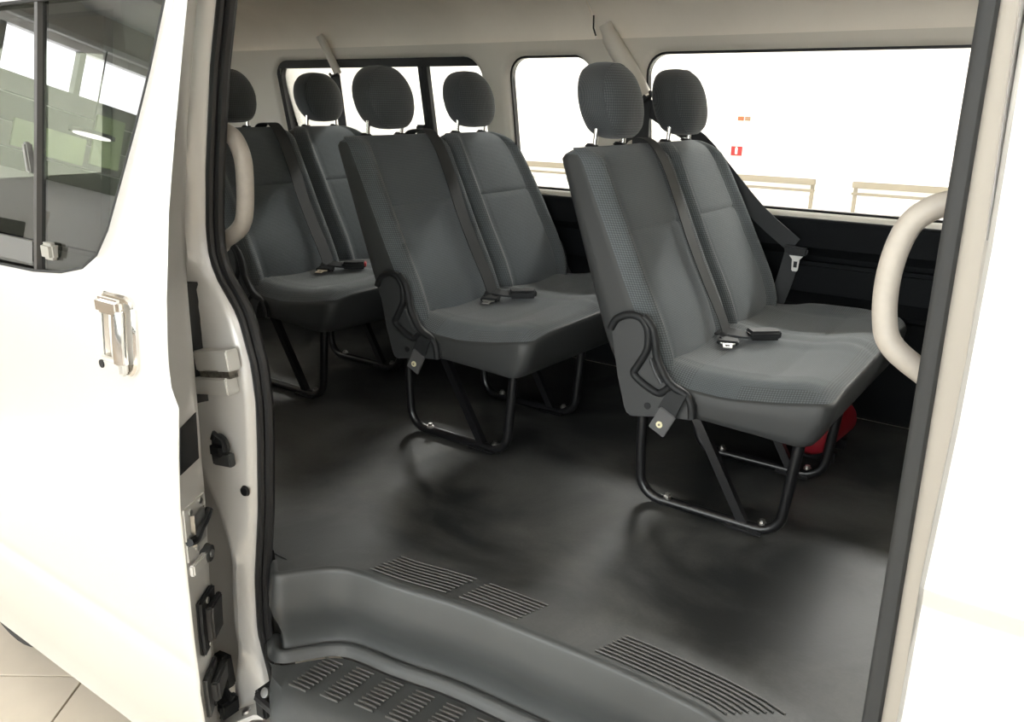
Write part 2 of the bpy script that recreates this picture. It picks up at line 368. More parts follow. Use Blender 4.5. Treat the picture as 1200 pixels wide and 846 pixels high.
# ================================================================== THE VAN
van = thing('van', 'silver white passenger van with its sliding side door open', 'van', (-1.2, 1.8, G))
def wy(z): return 2.73 - max(0, z - 1.28) * 0.173          # far side wall
def yd(z): return ip(z, [(.10, .845), (.15, .84), (.3, .80), (.45, .775), (.6, .765), (.9, .755), (1.2, .765), (1.3, .775), (1.9, .872)])
XR, XF = -3.75, 1.4

# step well edge, seen from above: from the rear seal round to the front seal
LIP = smooth_path([(-1.348, 1.004, 0), (-1.330, .991, 0), (-1.306, .974, 0), (-1.285, .978, 0), (-1.256, 1.014, 0), (-1.220, 1.055, 0), (-1.182, 1.078, 0), (-1.13, 1.088, 0), (-1.05, 1.096, 0), (-.907, 1.120, 0), (-.731, 1.130, 0), (-.56, 1.136, 0), (-.44, 1.133, 0), (-.35, 1.122, 0), (-.29, 1.08, 0), (-.25, 1.01, 0), (-.215, .93, 0)], 5)
def lip_off(p, i, d):
    t = (LIP[min(i + 1, len(LIP) - 1)] - LIP[max(i - 1, 0)]).normalized(); nn = Vector((-t.y, t.x, 0)); return p + nn * d
def lip_ring(d, z): return [(*lip_off(p, i, d).xy, z) for i, p in enumerate(LIP)]
# floor mat
b = MB()
inner = lip_ring(0.012, FL)
far = [(XR if i == 0 else (XF if i == len(LIP) - 1 else max(XR, min(XF, -1.25 + (p.x + 0.8) * 2.4))), 2.74, FL) for i, p in enumerate(LIP)]
rows = [[tuple(Vector(a).lerp(Vector(c), k / 6)) for a, c in zip(inner, far)] for k in range(7)]
b.grid(rows)
b.grid([[(XR, 1.04, FL), (LIP[0].x, LIP[0].y, FL)], [(XR, 1.8, FL), rows[3][0]], [(XR, 2.74, FL), (XR, 2.74, FL)]])
b.grid([[(LIP[-1].x, LIP[-1].y, FL), (XF, .95, FL)], [rows[3][-1], (XF, 1.8, FL)], [(XF, 2.74, FL), (XF, 2.74, FL)]])
b.grid([[(XR, 1.04, FL - .001), (-1.37, 1.04, FL - .001)], [(XR, 2.74, FL - .001), (-1.37, 2.74, FL - .001)]])
b.grid([[(-1.37, 1.14, FL - .001), (-1.0, 1.14, FL - .001)], [(-1.37, 2.74, FL - .001), (-1.0, 2.74, FL - .001)]])
b.build('floor_mat', VANFLOOR, van)
# step riser with a rounded nose and a concave lower half
prof = [(0.016, FL + 0.0006), (0.007, FL + 0.0004), (0.002, FL - 0.003), (0.0, FL - 0.009), (-0.003, FL - 0.03), (-0.007, FL - 0.06), (-0.009, FL - 0.085), (-0.004, FL - 0.11), (0.006, FL - 0.135), (0.013, FL - 0.16), (0.014, FL - 0.19),
        (0.010, FL - 0.197), (0.004, FL - 0.1925), (-0.003, FL - 0.191), (-0.009, FL - 0.194), (-0.014, FL - 0.203), (-0.022, FL - 0.212)]
MB().grid([lip_ring(d, z) for d, z in prof]).build('step_riser', STEPP, van, ang=60)
# lower tread and outer sill
ZT = FL - 0.212
gq = lambda i: min(1, max(.05, (i - 12) / 10))
n = len(LIP)
outer = [(ip(i, [(0, -1.362), (10, -1.306), (14, -1.262), (19, -1.20), (n - 1, -.18)]), ip(i, [(0, 1.01), (10, .955), (14, .92), (19, .905), (35, .955), (n - 1, .95)]), ZT - 0.004) for i in range(n)]
b = MB(); b.grid([lip_ring(-0.028, ZT), [tuple(Vector(a).lerp(Vector(c), .5)) for a, c in zip(lip_ring(-0.028, ZT), outer)], outer,
                  [(x, y - 0.010 * gq(i), z - 0.008) for i, (x, y, z) in enumerate(outer)], [(x, y - 0.055 * gq(i), z - 0.026) for i, (x, y, z) in enumerate(outer)], [(x, y - 0.065 * gq(i), z - 0.05) for i, (x, y, z) in enumerate(outer)]])
b.build('step_tread', STEPP, van, ang=50)
b = MB()
for gi in range(14):
    gx = -1.185 + gi * 0.078
    for k in range(13):
        y = ip(gx, [(-1.2, 1.028), (-1.1, 1.05), (-.9, 1.078), (-.5, 1.095), (-.2, 1.0)]) - k * 0.0118
        if y < ip(gx, [(-1.2, .915), (-1.0, .965)]): continue
        b.box((gx, y, ZT + 0.001), (0.048, 0.0042, 0.006), M=Matrix.Rotation(0.12, 3, 'Z'))
o = b.build('tread_rib', RIBM, van, bevel=0.0015, seg=1); o['kind'] = 'stuff'
b = MB()
for s0, s1 in ((-1.14, -.945), (-.915, -.775), (-.60, -.345)):
    for k in range(8):
        d = 0.028 + k * 0.0105
        pts = []
        for q in range(13):
            x = s0 + (s1 - s0) * q / 12 + k * 0.004
            i = min(range(n), key=lambda i: abs(LIP[i].x - x) if i > 20 else 9)
            i2 = min(i + 1, n - 1)
            yy = ip(x, [(p.x, p.y) for p in LIP[20:]]) 
            t = (LIP[i2] - LIP[max(i - 1, 0)]).normalized()
            pts.append((x - t.y * d, yy + d, FL + 0.0015))
        b.tube(pts, 0.0017, 6)
o = b.build('lip_rib', RIBM, van); o['kind'] = 'stuff'
# body below the floor and the painted sill under the step
MB().grid([[(-1.44, 1.03, z), (-1.32, 1.03, z)] for z in (.28, FL + .002)]).build('step_end_panel', STEPP, van)
MB().grid([[(-.25, .925, z), (-.05, .925, z)] for z in (.2, FL - .01, FL)] + [[(-.25, .96, FL + .001), (-.05, .96, FL + .001)], [(-.25, 1.1, FL + .001), (-.05, 1.1, FL + .001)]]).build('step_front_panel', STEPP, van)
MB().box(((XR + XF) / 2, 1.95, 0.35), (XF - XR - 0.1, 1.4, 0.3)).build('underbody', BLACKP, van)
b = MB(); b.grid([[(-1.385, .99, .20), (-0.02, .93, .30)], [(-1.385, .93, .235), (-0.02, .90, .345)], [(-1.385, .87, .225), (-0.02, .885, .34)], [(-1.385, .85, .19), (-0.02, .87, .30)], [(-1.385, .85, .08), (-0.02, .87, .16)], [(-1.385, .98, .06), (-0.02, .98, .14)]])
b.build('sill', SHADE_PAINT, van)
MB().tube([(-1.29, .90, .37), (-1.20, .885, .375), (-1.0, .875, .38), (-.6, .872, .385), (-.2, .87, .39)], 0.011, 8).build('sill_seal', RUBBER, van)

# ---- far side wall
b = MB(); prf = [(2.745, FL), (2.735, FL + .02), (2.735, .98), (2.70, 1.0), (2.66, 1.006), (2.655, 1.02), (2.70, 1.04), (2.735, 1.06), (2.735, 1.165), (2.70, 1.185), (2.68, 1.20), (2.69, 1.235), (2.702, 1.262), (2.698, 1.28), (2.703, 1.287), (2.72, 1.288)]
b.grid([[(XR, y, z), (-2.0, y, z), (-1.4, y, z), (-.3, y, z), (XF, y, z)] for y, z in prf]); b.build('side_trim_panel', SIDETRIM, van)
MB().box((-.45, 2.69, 1.105), (.62, .05, .10)).build('trim_pocket', SIDETRIM, van, bevel=.012)
cells = [(XR, -1.955), (-1.955, -1.425), (-1.425, XF)]
holes = [(-3.205, -2.00, 1.305, 1.797, .085), (-1.885, -1.515, 1.305, 1.796, .075), (-1.312, 1.05, 1.303, 1.800, .075)]
ZT0, ZT1 = 1.272, 1.842
def slope_x(x, z, cx): return x
for wi, ((c0, c1), (hx0, hx1, hz0, hz1, rad)) in enumerate(zip(cells, holes)):
    N = 7
    inner = rrect(hx0, hx1, hz0, hz1, rad, N); lip = rrect(hx0 - .022, hx1 + .022, hz0 - .018, hz1 + .018, rad + .015, N)
    out = []
    for ci, (ox, oz) in enumerate(((c1, ZT0), (c1, ZT1), (c0, ZT1), (c0, ZT0))):
        a = inner[ci * N]; e = inner[ci * N + N - 1]
        pa = (a[0], oz) if ci % 2 == 0 else (ox, a[1]); pe = (ox, e[1]) if ci % 2 == 0 else (e[0], oz)
        for k in range(N):
            t = k / (N - 1)
            if t <= .5: q = t * 2; out.append((pa[0] + (ox - pa[0]) * q, pa[1] + (oz - pa[1]) * q))
            else: q = t * 2 - 1; out.append((ox + (pe[0] - ox) * q, oz + (pe[1] - oz) * q))
    P = lambda pts, dy: [(x, wy(z) + dy, z) for x, z in pts]
    b = MB(); b.grid([P(out, -.012), P(lip, -.012), P([((a[0] + l[0]) / 2, (a[1] + l[1]) / 2) for a, l in zip(inner, lip)], -.006), P(inner, .006), P(inner, .05)], True)
    b.build('window_surround', BEIGE, van, ang=50)
    wn = MB(); seal_o = rrect(hx0 - .004, hx1 + .004, hz0 - .004, hz1 + .004, rad, N); seal_i = rrect(hx0 + .008, hx1 - .008, hz0 + .008, hz1 - .008, rad - .006, N)
    wn.grid([P(seal_o, .03), P(seal_i, .026), P(seal_i, .05), P(seal_o, .054)], True)
    wo = wn.build('window', RUBBER, van)
    g = MB(); g.grid([P(seal_i, .036), P(seal_i, .041)], True, 0, True, True); g.build('pane', GLASS, wo)
    if wi == 0:
        fb = MB()
        fb.grid([[(x, wy(z) + dy, z) for z in (1.80, 1.762)] for x in (hx0 + .01, hx1 - .01) for dy in (.006,)]).build('top_bar', BLACKP, wo)
        fb = MB()
        for xc, wd in ((-2.322, .022), (-2.296, .022)):
            fb.grid([[(xc + sx * wd / 2, wy(z) + dy, z) for sx, dy in ((-1, .034), (-1, .012), (1, .012), (1, .034))] for z in (1.79, 1.31)], True)
        fb.build('sliding_bar', BLACKP, wo)
        MB().box((-2.335, wy(1.52) - .005, 1.51), (.05, .03, .05)).build('latch', BLACKP, wo, bevel=.006)
        fb = MB(); fb.grid([[(x, wy(z) + .006, z) for z in (1.31, 1.79)] for x in (hx0 + .005, hx0 + .03)]).build('side_bar', BLACKP, wo)
# ---- roof and headliner (two boards with a seam)
hp = [(2.628, 1.835), (2.622, 1.87), (2.60, 1.92), (2.55, 1.965), (2.46, 2.0), (2.3, 2.03), (2.0, 2.05), (1.6, 2.05), (1.3, 2.03), (1.12, 1.98), (1.05, 1.93), (1.02, 1.88)]
for x0, x1 in ((XR, -1.490), (-1.486, XF)):
    b = MB(); rows = [[(x, y, z) for x in (x0, x0 + .003, x1 - .003, x1)] for y, z in hp]
    for rw in rows:
        rw[0] = (rw[0][0], rw[0][1], rw[0][2] + .006); rw[3] = (rw[3][0], rw[3][1], rw[3][2] + .006)
    b.grid(rows).build('headliner', LINER, van, ang=30)
MB().grid([[(x, y + (.10 if y > 2 else -.09), z + .06) for x in (XR - .1, XF + .1)] for y, z in hp]).build('roof', PAINT, van)
b = MB(); b.grid([[(XR, y, z), (XF, y, z)] for y, z in ((2.83, 1.30), (2.83, .9), (2.86, .6), (2.80, .2))]); b.grid([[(XR, y, z), (XF, y, z)] for y, z in ((2.80, 1.81), (2.74, 1.9))]); b.build('outer_flank', PAINT, van)
# tailgate with rear window, windscreen end
b = MB(); b.box((XR - .02, 1.85, .9), (.04, 1.85, .78)).box((XR - .02, 1.85, 1.96), (.04, 1.8, .3)).box((XR - .02, 1.04, 1.5), (.04, .22, .7)).box((XR - .02, 2.62, 1.5), (.04, .24, .7)); b.build('tailgate', BEIGE, van)
MB().box((XR - .03, 1.85, 1.55), (.006, 1.5, .55)).build('tailgate_window', GLASS, van)
b = MB(); b.box((XF + .02, 1.85, .85), (.04, 1.85, .75)).box((XF + .02, 1.85, 2.0), (.04, 1.8, .16)).build('cab_bulkhead', SIDETRIM, van)
MB().box((XF + .03, 1.85, 1.57), (.006, 1.75, .72)).build('windscreen', GLASS, van)
# belt guides on the pillars and a small coat hook
def belt_guide(p, rad, name='belt_guide'):
    MB().tube(smooth_path(p, 4), rad, 12).build(name, BEIGE, van)
gp = smooth_path([(-1.43, 2.585, 1.885), (-1.40, 2.595, 1.825), (-1.345, 2.61, 1.745), (-1.29, 2.625, 1.655)], 4)
MB().tube(gp, [.022] * 3 + [.03] * (len(gp) - 3), 12).build('belt_guide', BEIGE, van)
MB().tube(smooth_path([(-2.82, 2.58, 1.89), (-2.80, 2.60, 1.84), (-2.765, 2.63, 1.735)], 4), .017, 12).build('belt_guide', BEIGE, van)
MB().tube([(-1.478, 2.59, 1.915), (-1.474, 2.585, 1.875), (-1.466, 2.59, 1.85)], .003, 8).build('coat_hook', BLACKP, van)
# ---- rear jamb of the door opening (painted, sculpted) with its seal
SEAL = [(.30, -1.345), (.326, -1.349), (.454, -1.379), (.593, -1.371), (.777, -1.337), (.942, -1.319), (1.03, -1.312), (1.111, -1.317), (1.214, -1.346), (1.25, -1.375), (1.292, -1.411), (1.33, -1.422), (1.377, -1.423), (1.495, -1.404), (1.681, -1.361), (1.795, -1.324), (1.90, -1.29)]
RIDGE = [(.28, -1.44), (.47, -1.392), (.647, -1.392), (.762, -1.425), (.84, -1.47), (.9, -1.50), (1.0, -1.50), (1.2, -1.49), (1.3, -1.46), (1.5, -1.44), (1.9, -1.37)]
RECESS = [(.28, 1.005), (.70, 1.0), (.78, .985), (.86, .962), (.95, .95), (2, .95)]
b = MB(); rows = []
for k in range(49):
    z = .22 + (1.90 - .22) * k / 48
    xs = ip(z, SEAL); xr = min(ip(z, RIDGE), xs - .035); rc = ip(z, RECESS)
    rows.append([(xs + .006, 1.01, z), (xs - .004, .985, z), (xs - .012, .972, z), (xs - .022, .962, z), (xr + .012, .945, z), (xr, .943, z), (xr - .012, .95, z), (xr - .03, rc, z), (-1.56, rc, z), (-1.60, .96, z)])
b.grid(rows).build('rear_jamb', SHADE_PAINT, van, ang=60)
b = MB(); rows = []
b.grid([[(-1.58, yd(z) + .15, z) , (XR, yd(z) + .15, z)] for z in (.12, .3, .45, .6, .9, 1.2, 1.3)])
b.grid([[(-1.58, yd(z) + .15, z) , (XR, yd(z) + .15, z)] for z in (1.79, 1.9)])
for xa, xb in ((-1.58, -1.74), (-2.62, -2.74), (-3.62, XR)): b.grid([[(xa, yd(z) + .15, z) , (xb, yd(z) + .15, z)] for z in (1.3, 1.5, 1.79)])
b.build('rear_flank', PAINT, van)
MB().grid([[(-1.70, yd(z) + .148, z), (-3.66, yd(z) + .148, z)] for z in (1.29, 1.5, 1.8)]).build('rear_quarter_glass', GLASS, van)
# inner trim behind the seal, near side rear
MB().grid([[(ip(z, SEAL) - .085, 1.05, z), (max(XR, -1.66), 1.05, z)] for z in np.linspace(FL, 1.9, 20)]).grid([[(-1.66, 1.05, z), (XR, 1.05, z)] for z in (FL, 1.0, 1.26)]).build('near_trim_panel', SIDETRIM, van)
# seal: a wide black lip and a narrow bulb, swept along the opening
zs = np.linspace(.31, 1.90, 60)
pa = [(ip(z, SEAL) + .003, .984, z) for z in zs]
MB().tube(pa, .0085, 8).build('door_seal', RUBBER, van)
MB().tube([(ip(z, SEAL) + .0105, 1.0, z) for z in zs], .0105, 8).build('seal_lip', RUBBER, van)

# ---- front (B) pillar of the opening, with the flank ahead of it
def yr(z): return .90 + max(0, z - 1.32) * .16
zs = np.linspace(.18, 1.9, 14)
xl = lambda z: ip(z, [(.8, -.1115), (1.75, -.1235)]); xr_ = lambda z: ip(z, [(.8, -.0885), (1.75, -.1045)]); xb_ = lambda z: ip(z, [(.9, -.064), (1.1, -.069), (1.4, -.066), (1.75, -.081)])
b = MB(); b.grid([[(xl(z) - .001, 1.02, z), (xl(z), .989, z), (xl(z) + .0015, .983, z), (xl(z) + .005, .980, z), ((xl(z) + xr_(z)) / 2, .9785, z), (xr_(z) - .003, .979, z), (xr_(z), .982, z), (xr_(z) + .001, .99, z), (xr_(z) + .001, 1.03, z)] for z in zs]); b.build('front_door_seal', GREYRUB, van)
b = MB(); b.grid([[(xr_(z) - .002, .99, z), (xr_(z) + .001, .985, z), ((xr_(z) + xb_(z) * 1.08) / 2, .979, z), (xb_(z) * 1.08, .975, z)] for z in zs]); b.build('front_jamb_flange', FLANGE_SHADE, van)
MB().grid([[(xb_(z) * 1.08 - .001, .975, z), (xb_(z) * 1.06, .966, z), (xb_(z) * 1.05, .955, z), (xb_(z) * 1.025, yr(z) + .02, z), (xb_(z) * 1.0 + .001, yr(z) + .006, z)] for z in zs]).build('front_jamb', SHADE_PAINT, van)
fp = [(1.9, 0), (1.7, 0), (1.5, 0), (1.32, -.000), (1.2, -.004), (1.135, -.006), (1.130, -.009), (1.126, -.008), (1.102, .007), (1.098, .008), (1.088, .007), (1.04, .001), (.98, -.006), (.8, -.01), (.5, -.006), (.3, .02), (.14, .07)]
b = MB(); b.grid([[(xb_(z), yr(z) + dy + .008, z), (xb_(z) + .005, yr(z) + dy + .001, z), (xb_(z) + .012, yr(z) + dy, z), (.12, yr(z) + dy - .002, z)] for z, dy in fp]); b.grid([[(.12, yr(z) + dy - .002, z), (.6, yr(z) + dy - .01, z), (XF + .1, yr(z) + dy, z)] for z, dy in fp if z < 1.25]); b.build('front_flank', PAINT, van)
MB().grid([[(-.10, 1.06, z), (XF, 1.06, z)] for z in np.linspace(FL, 1.19, 5)]).build('front_trim_panel', SIDETRIM, van)
MB().grid([[(-.10, 1.06, z), (.12, 1.06, z)] for z in np.linspace(1.19, 1.9, 5)]).build('pillar_inner_trim', BEIGE, van)
MB().grid([[(x, yr(z) + dy, z) for x in (.12, XF + .1)] for z, dy in ((1.2, .006), (1.5, .006), (1.85, .006))]).build('front_door_pane', GLASS, van)
MB().grid([[(-.120, 1.06, z), (-.05, 1.06, z)] for z in (.3, 1.9)]).build('pillar_trim', BEIGE, van)

# ---- hardware on the rear jamb
def jbox(name, x0, x1, z0, z1, y0, y1, m, bev=.004, tilt=0):
    return MB().box(((x0 + x1) / 2, (y0 + y1) / 2, (z0 + z1) / 2), (x1 - x0, y1 - y0, z1 - z0), M=Matrix.Rotation(tilt, 3, 'Y')).build(name, m, van, bevel=bev)
LT = -.18
ko = jbox('lock_cover', -1.435, -1.322, 1.103, 1.146, .926, .956, PAINT, .003, LT)
MB().box((-1.38, .943, 1.098), (.10, .02, .024), M=Matrix.Rotation(LT, 3, 'Y')).build('striker_slot', mat('brushed_steel', (.35, .33, .29, 1), .3, .9, noise=(90, .5)), ko)
MB().box((-1.39, .941, 1.068), (.115, .03, .036), M=Matrix.Rotation(LT, 3, 'Y')).build('lower_cover', PAINT, ko, bevel=.003)
MB().tube([(-1.41, .932, 1.10), (-1.385, .929, 1.104), (-1.36, .932, 1.108)], .004, 6).build('striker_pin', STEEL, ko)
ck = MB(); ck.disc((-1.395, .948, .932), (0, -1, 0), .026, .012, 18).box((-1.385, .938, .905), (.062, .016, .03), M=Matrix.Rotation(-.15, 3, 'Y'))
ck.build('jamb_clip', GREYRUB, van, bevel=.003)
MB().tube([(-1.412, .935, .945), (-1.395, .928, .965), (-1.375, .935, .95), (-1.372, .935, .925)], .005, 6).box((-1.392, .93, .925), (.03, .014, .02)).build('clip_catch', BLACKP, van)
MB().disc((-1.353, .962, .83), (.1, -1, 0), .0125, .006, 16, r1=.010).build('jamb_plug', BLACKP, van)
MB().grid([[(-1.462, .955, z), (-1.462, .928, z), (-1.442, .925, z), (-1.434, .955, z)] for z in np.linspace(1.02, 1.275, 5)], True, 0, True, True).build('gap_filler', BLACKP, van)
# roller arm and hinge plate at the foot
ar = MB(); ar.box((-1.455, .93, .345), (.045, .03, .085), M=Matrix.Rotation(-.12, 3, 'Y')); ar.box((-1.46, .91, .268), (.10, .05, .045)); ar.box((-1.50, .885, .262), (.06, .05, .03))
ao = ar.build('roller_arm', BLACKP, van, bevel=.007)
for x, z in ((-1.461, .362), (-1.452, .335)): MB().disc((x, .914, z), (0, -1, 0), .006, .006, 10).build('arm_bolt', STEEL, ao)
MB().disc((-1.43, .89, .262), (0, -1, 0), .010, .014, 12).build('roller', STEEL, ao)
MB().tube([(-1.46, .925, .31), (-1.415, .915, .29), (-1.405, .915, .31)], .006, 6).build('arm_lever', BLACKP, ao)
hb = MB(); hb.grid([[(-1.52, .93, .20), (-1.47, .93, .215), (-1.42, .94, .245), (-1.335, .955, .306), (-1.305, .955, .315)], [(-1.53, .86, .188), (-1.47, .855, .21), (-1.42, .87, .232), (-1.335, .915, .288), (-1.305, .92, .298)], [(-1.53, .858, .178), (-1.47, .852, .198), (-1.42, .866, .22), (-1.335, .912, .276), (-1.305, .918, .288)]])
ho = hb.build('hinge_plate', SHADE_PAINT, van)
for x, y, z in ((-1.375, .925, .268), (-1.338, .94, .298)): MB().disc((x, y, z), (-.35, -.25, .9), .013, .006, 12, r1=.009).build('plate_bolt', STEEL, ho)
MB().box((-1.29, .93, .345), (.035, .06, .07)).box((-1.262, .915, .37), (.025, .03, .03)).build('corner_stop', BLACKP, van, bevel=.006)
MB().disc((-1.262, .905, .392), (0, -.8, .5), .011, .01, 12).build('stop_screw', STEEL, van)

# ---- rear wheel peeping out under the door
WC = Vector((-2.66, .955, G + .335)); wh = []
for a, q in ((.20, .30), (.19, .325), (.12, .335), (.02, .33), (-.005, .31), (-.012, .28), (0, .22)):
    wh.append([(WC.x + q * math.cos(t), WC.y + a, WC.z + q * math.sin(t)) for t in np.linspace(0, 2 * math.pi, 40, endpoint=False)])
wo = MB().grid(wh, True).build('rear_tyre', TYRE, van)
rim = [[(WC.x + q * math.cos(t), WC.y + a, WC.z + q * math.sin(t)) for t in np.linspace(0, 2 * math.pi, 40, endpoint=False)] for a, q in ((0, .22), (.03, .205), (.04, .12), (.015, .08), (.01, .02))]
MB().grid(rim, True, 0, False, True).build('wheel_rim', ALLOY, wo)

# ================================================================== SLIDING DOOR
door = thing('sliding_door', 'white sliding side door with dark glass, slid back along the van', 'door', (-2.0, .8, .1))
E1 = [(.10, -1.42), (.2, -1.378), (.358, -1.335), (.485, -1.306), (.661, -1.29), (.819, -1.278), (1.0, -1.262), (1.102, -1.248), (1.138, -1.266), (1.177, -1.268), (1.328, -1.267), (1.442, -1.269), (1.581, -1.258), (1.728, -1.243), (1.90, -1.223)]
E2 = [(1.63 + (z - 1.63) * 1.05, x * 1.05) for z, x in [(.10, -1.44), (.2, -1.40), (.299, -1.378), (.522, -1.31), (.723, -1.276), (.92, -1.25), (1.057, -1.249), (1.217, -1.251), (1.322, -1.263), (1.423, -1.276), (1.58, -1.279), (1.703, -1.27), (1.90, -1.252)]]
WR = [(1.280, -2.72), (1.2835, -1.90), (1.288, -1.72), (1.298, -1.616), (1.316, -1.538), (1.346, -1.488), (1.396, -1.452), (1.482, -1.413), (1.578, -1.37), (1.675, -1.331), (1.781, -1.295), (1.797, -1.31), (1.803, -1.36), (1.806, -2.72)]
XB = -2.75
def hem(z): return 0
def eround(x1, z, yoff=0):   # rounded hem at the front edge
    y = yd(z)
    return [(x1 - .006, y + .0005, z), (x1 - .002, y + .002, z), (x1, y + .005, z)]
b = MB()
zl = [.10, .13, .2, .3, .38, .45, .49, .505, .515, .53, .56, .62, .7, .8, .9, 1.0, 1.06, 1.102, 1.12, 1.138, 1.177, 1.22, 1.26, 1.280]
def crease(z): return .006 * math.exp(-((z - .512) / .012) ** 2)
b.grid([[(XB, yd(z) + crease(z), z), (-2.2, yd(z) + crease(z), z), (-1.7, yd(z) + crease(z), z), (ip(z, E1) - .03, yd(z) + crease(z), z)] + eround(ip(z, E1), z) for z in zl])
zu = [1.280, 1.2835, 1.288, 1.293, 1.298, 1.306, 1.316, 1.33, 1.346, 1.37, 1.396, 1.44, 1.482, 1.53, 1.578, 1.63, 1.675, 1.73, 1.781, 1.797, 1.803, 1.806]
WRz = lambda z: float(np.interp(z, [p[0] for p in WR], [p[1] for p in WR]))
b.grid([[(WRz(z) , yd(z) + .006, z), (WRz(z) + .006, yd(z), z), ((WRz(z) + ip(z, E1)) / 2, yd(z), z), (ip(z, E1) - .03, yd(z), z)] + eround(ip(z, E1), z) for z in zu])
b.grid([[(XB, yd(z), z), (ip(z, E1) - .03, yd(z), z)] + eround(ip(z, E1), z) for z in (1.806, 1.85, 1.90)])
b.build('outer_skin', PAINT, door, ang=50)
# bottom hem, edge face, inner panel
zf = sorted(set([p[0] for p in E1] + [p[0] for p in E2] + list(np.linspace(.1, 1.9, 20))))
def enorm(z):
    d = Vector((ip(z, E2) - ip(z, E1), .07, 0)).normalized(); return Vector((d.y, -d.x, 0))
def edge(t, z, out=0.0):
    a = Vector((ip(z, E1), yd(z) + .005, z)); c = Vector((ip(z, E2), yd(z) + .084, z)); p = a.lerp(c, t) + enorm(z) * out; return (p.x, p.y, p.z)
b = MB(); b.grid([[edge(0, z), edge(.25, z), edge(.75, z), edge(1, z), (ip(z, E2) - .012, yd(z) + .088, z), (ip(z, E2) - .05, yd(z) + .09, z), (XB, yd(z) + .09, z)] for z in [q for q in zf if q < 1.265] + [1.27]])
b.grid([[edge(0, z), edge(.25, z), edge(.75, z), edge(1, z), (ip(z, E2) - .012, yd(z) + .088, z), (min(ip(z, E2) - .02, max(WRz(min(z, 1.806)), XB) + .005), yd(z) + .088, z)] for z in [1.27] + zu + [1.85, 1.9]])
b.grid([[(XB, yd(.1), .1), (ip(.1, E1) - .03, yd(.1), .1)], [(XB, yd(.1) + .09, .1), (ip(.1, E2), yd(.1) + .088, .1)]])
b.build('edge_and_inner_panel', SHADE_PAINT, door, ang=50)
# glass: fixed front pane and sliding rear pane, with divider
b = MB(); b.grid([[(-1.71, yd(z) + .012, z), ((-1.71 + WRz(z)) / 2, yd(z) + .0125, z), (WRz(z), yd(z) + .012, z)] for z in zu if WRz(z) > -1.71])
b.build('fixed_pane', TINT, door)
b = MB(); b.grid([[(XB, yd(z) + .018, z), (-1.70, yd(z) + .018, z)] for z in (1.282, 1.4, 1.6, 1.806)]); b.build('sliding_pane', TINT, door)
b = MB(); b.grid([[(x, yd(z) + dy, z) for x, dy in ((-1.727, .016), (-1.725, .003), (-1.713, .003), (-1.711, .016))] for z in np.linspace(1.284, 1.804, 9)], True)
dv = b.build('divider_bar', mat('divider_grey', (.075, .072, .068, 1), .35, .2), door)
MB().box((-1.745, yd(1.53) + .0, 1.51), (.016, .016, .06)).build('pull_tab', mat('tab_grey', (.25, .25, .24, 1), .35, .3), dv, bevel=.004)
MB().box((-1.662, yd(1.335) + .004, 1.335), (.042, .02, .034)).build('latch', mat('latch_grey', (.33, .32, .29, 1), .35), dv, bevel=.006)
MB().grid([[(XB, yd(z) + dy, z), (-1.74, yd(z) + dy, z)] for z, dy in ((1.300, .016), (1.300, .008), (1.345, .008), (1.345, .016))]).build('sliding_frame', mat('frame_grey', (.13, .13, .125, 1), .4), door)
fr = [(WRz(z), yd(z) + .004, z) for z in zu]
MB().tube(fr, .0045, 6).build('glass_seal', GREYRUB, door)
# handle
hd = MB(); rr = rrect(-1.458, -1.35, 1.138, 1.288, [.035, .03, .012, .012], 6)
hd.grid([[(x, yd(z) + .004, z) for x, z in rr], [(x, yd(z) - .006, z) for x, z in rr], [(-1.404 + (x + 1.404) * .93, yd(z) - .010, 1.213 + (z - 1.213) * .95) for x, z in rr], [(-1.404 + (x + 1.404) * .90, yd(z) - .009, 1.213 + (z - 1.213) * .93) for x, z in rr]], True)
hdo = hd.build('door_handle', CHROME, door)
ri = rrect(-1.452, -1.356, 1.144, 1.282, [.03, .026, .01, .01], 6)
MB().grid([[(x, yd(z) - .008, z) for x, z in ri], [(-1.404 + (x + 1.404) * .85, yd(z) + .001, 1.213 + (z - 1.213) * .8) for x, z in ri]], True, 0, False, True).build('recess', HANDLEIN, hdo)
MB().grid([[(x, yd(z) + dy, z) for x, dy in ((-1.398, -.012), (-1.392, -.026), (-1.378, -.028), (-1.368, -.022), (-1.368, -.012))] for z in np.linspace(1.165, 1.262, 6)], True, 0, True, True).build('lever', CHROME, hdo)
MB().box((-1.408, .752, 1.268), (.075, .018, .03)).build('upper_cap', CHROME, hdo, bevel=.006)
MB().box((-1.41, .746, 1.156), (.08, .018, .028)).build('lower_cap', PAINT, hdo, bevel=.006)
MB().disc((-1.432, .738, 1.158), (0, -1, 0), .008, .003, 14).build('keyhole', BLACKP, hdo)
# things on the door's front edge
def eplate(name, t0, t1, z0, z1, out, m, parent=door, bev=0):
    zs_ = np.linspace(z0, z1, 5)
    return MB().grid([[edge(t0, z, 0), edge(t0, z, out), edge(t1, z, out), edge(t1, z, 0)] for z in zs_], True, 0, True, True).build(name, m, parent, bevel=bev, seg=2)
eplate('black_patch', .02, .85, .968, 1.062, .0015, BLACKP)
st = eplate('striker_plate', .06, .92, .775, .893, .003, PAINT)
for t, z in ((.28, .878), (.72, .884), (.45, .787)): MB().disc(edge(t, z, .003), enorm(z), .006, .003, 10).build('screw', STEEL, st)
MB().grid([[edge(.25, z, .004), edge(.3, z, .010), edge(.75, z, .010), edge(.8, z, .004)] for z in np.linspace(.80, .87, 6)]).build('latch_housing', STEEL, st)
MB().tube(smooth_path([edge(.05, .822, .008), edge(.3, .818, .010), edge(.5, .832, .011), edge(.72, .838, .010), edge(.98, .852, .008)], 4), .0085, 8).build('latch_hook', BLACKP, st)
